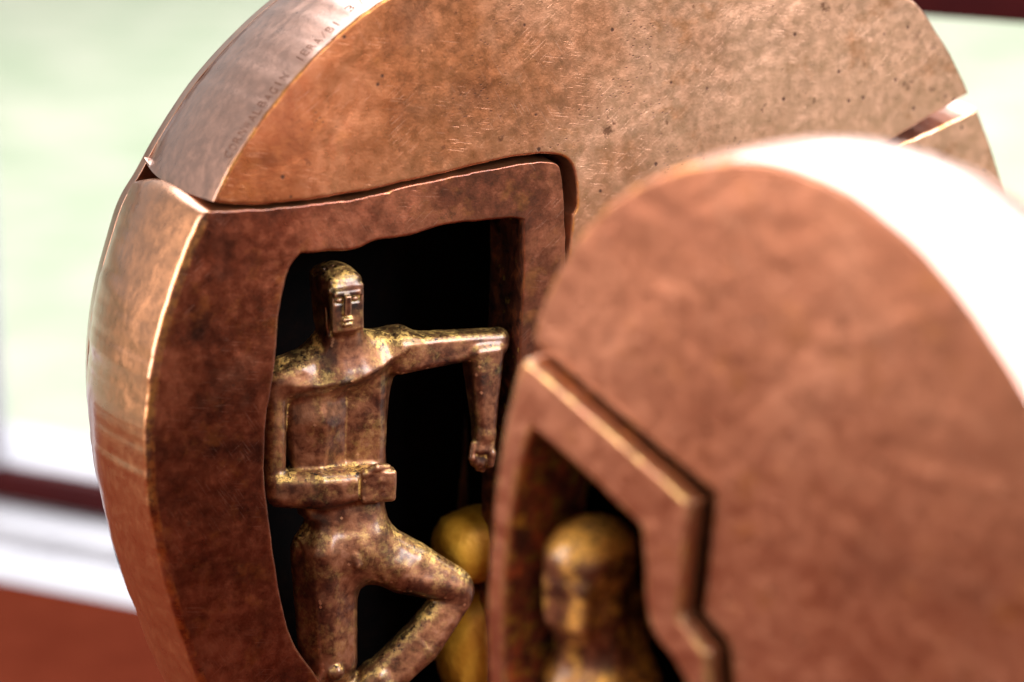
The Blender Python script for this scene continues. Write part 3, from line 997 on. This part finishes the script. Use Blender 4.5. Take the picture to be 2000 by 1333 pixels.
# ------------------------------------------------------------------ near disc (out of focus)
FB = Frame(1040, 690, 0.80, -43)
DB = 0.058
rootB = empty('bronze_disc_sculpture', FB.o, FB.yaw)
tag(rootB, 'blurred foreground bronze disc with a rounded head inside its corner opening', 'sculpture', 'halves of the bronze sculpture')

bu_pts = [(1040, 668, 'c'), (1046, 632), (1066, 575), (1105, 500), (1160, 425), (1230, 368), (1320, 328), (1430, 310), (1530, 320), (1650, 370), (1740, 435), (1800, 490), (1870, 570),
          (1935, 660), (2000, 760), (2060, 870), (2105, 990), (2130, 1120), (2135, 1260), (2115, 1420), (2060, 1580), (1960, 1730), (1820, 1850), (1640, 1930, 'c'),
          (1440, 1945, 'c'), (1440, 1600), (1432, 1400), (1424, 1262, 'c'), (1372, 1198, 'c'), (1384, 1080), (1396, 964, 'c'), (1250, 846), (1140, 757)]
PBU = outline(FB, bu_pts, seed=3.0)
def taperB(z):
    return 0.010
bupper = slab('upper_segment', PBU, 0, DB, 0.0012, M_FRONT, rootB, bulge=0.0015, taper=taperB)
tag(bupper, 'smooth reddish brown round part with a white shining rim')
bp_pts = [(1012, 715, 'c'), (1026, 704), (1046, 718), (1200, 850), (1350, 982, 'c'), (1340, 1080), (1328, 1208, 'c'), (1382, 1276, 'c'), (1388, 1400), (1392, 1600), (1396, 1930, 'c'),
          (1250, 1900), (1110, 1760), (1010, 1560), (962, 1400), (949, 1280), (948, 1180), (955, 1080), (967, 940), (984, 830), (1000, 760)]
bh_pts = [(1040, 838, 'c'), (1140, 925), (1250, 1030, 'c'), (1256, 1100), (1260, 1180), (1276, 1240), (1320, 1300), (1346, 1370), (1340, 1500), (1280, 1640), (1150, 1620), (1050, 1520), (1004, 1420),
          (988, 1333), (986, 1200), (993, 1080), (1005, 980), (1020, 900)]
PBP = outline(FB, bp_pts, seed=5.0, w=-0.006)
PBH = outline(FB, bh_pts, seed=6.0, w=-0.006)
bpanel = slab('figure_panel', PBP, -0.006, DB, 0.0016, M_FRONTP, rootB, wear_all=True, hole=PBH, hole_bev=0.0014, hole_depth=0.026, flange=0.006, back=False, inner=M_HOLEB)
bback_pts = [(949, 1280), (948, 1180), (955, 1080), (967, 940), (984, 830), (1012, 720), (1046, 632), (1066, 575), (1105, 500), (1160, 425), (1230, 368), (1320, 328), (1430, 310), (1530, 320), (1650, 370), (1740, 435), (1800, 490), (1870, 570),
             (1935, 660), (2000, 760), (2060, 870), (2105, 990), (2130, 1120), (2135, 1260), (2115, 1420), (2060, 1580), (1960, 1730), (1820, 1850), (1640, 1930), (1420, 1950), (1250, 1900), (1110, 1760), (1010, 1560), (962, 1400)]
PBB = outline(FB, bback_pts, seed=8.0)
slab('back_plate', PBB, DB + 0.0006, DB + 0.008, 0.001, M_FRONT, rootB, taper=taperB)
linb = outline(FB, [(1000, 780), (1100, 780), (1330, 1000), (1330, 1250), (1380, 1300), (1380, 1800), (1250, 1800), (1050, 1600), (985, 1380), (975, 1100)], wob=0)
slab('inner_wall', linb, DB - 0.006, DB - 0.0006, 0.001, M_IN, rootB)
# foot under the near disc
zl = PBB[:, 1].min()
print('B lowest point above table', zl)
xc = float(PBB[np.argmin(PBB[:, 1]), 0])
bm = bmesh.new()
for (z, hx, hy) in ((0.0, 0.060, 0.040), (0.010, 0.060, 0.040), (0.016, 0.050, 0.031), (zl - 0.006, 0.042, 0.028), (zl + 0.004, 0.042, 0.028)):
    for (sx, sy) in ((-1, -1), (1, -1), (1, 1), (-1, 1)):
        bm.verts.new((xc + sx * hx, 0.030 + sy * hy, z))
bm.verts.ensure_lookup_table()
for r_ in range(4):
    for i in range(4):
        j = (i + 1) % 4
        bm.faces.new([bm.verts[r_ * 4 + i], bm.verts[r_ * 4 + j], bm.verts[r_ * 4 + 4 + j], bm.verts[r_ * 4 + 4 + i]])
bm.faces.new([bm.verts[i] for i in (0, 1, 2, 3)])
bm.faces.new([bm.verts[i] for i in (16, 17, 18, 19)])
from_bm('foot', bm, M_FRONT, rootB)

# second figure, head and shoulders in the near opening
lo = FB.at(1020, 1480, 0.02); hi = FB.at(1330, 985, 0.02)
C = Carve(FB, (lo.x - 0.03, -0.004, lo.z), (hi.x + 0.03, DB - 0.007, hi.z + 0.006), 0.0006)
C.limb((1152, 1080, 16), (1148, 1205, 17), (84, 13), (76, 12), 0.0105, 0.002)
C.ball((1156, 1085, 16), 82, (1.0, 1.15, 0.98), 0.004)
C.box((1112, 1180, 6), (8.5, 3.0, 8), 0.0025, 0.003)
C.limb((1176, 1180, 20), (1180, 1290, 21), (74, 11), (84, 12), 0.008, 0.006)
C.cone((1150, 1290, 18), (1105, 1380, 13), 60, 62, 0.006)
C.cone((1195, 1275, 22), (1240, 1390, 24), 54, 62, 0.006)
C.limb((1170, 1330, 20), (1175, 1480, 20), (110, 12), (100, 12), 0.006, 0.006)
figB = C.mesh('figure', M_FIGB, rootB)
tag(figB, 'gilded brown figure with a rounded head, out of focus')
del C

# foot under the far disc
if zlow > 0.002:
    xa = float(PB[np.argmin(PB[:, 1]), 0])
    bm = bmesh.new()
    for (z, hx, hy) in ((0.0, 0.075, 0.045), (0.012, 0.075, 0.045), (0.018, 0.066, 0.038), (zlow + 0.006, 0.060, 0.034)):
        for (sx, sy) in ((-1, -1), (1, -1), (1, 1), (-1, 1)):
            bm.verts.new((xa + sx * hx, 0.042 + sy * hy, z))
    bm.verts.ensure_lookup_table()
    for r_ in range(3):
        for i in range(4):
            j = (i + 1) % 4
            bm.faces.new([bm.verts[r_ * 4 + i], bm.verts[r_ * 4 + j], bm.verts[r_ * 4 + 4 + j], bm.verts[r_ * 4 + 4 + i]])
    bm.faces.new([bm.verts[i] for i in (0, 1, 2, 3)])
    bm.faces.new([bm.verts[i] for i in (12, 13, 14, 15)])
    from_bm('foot', bm, M_PANEL, rootA)
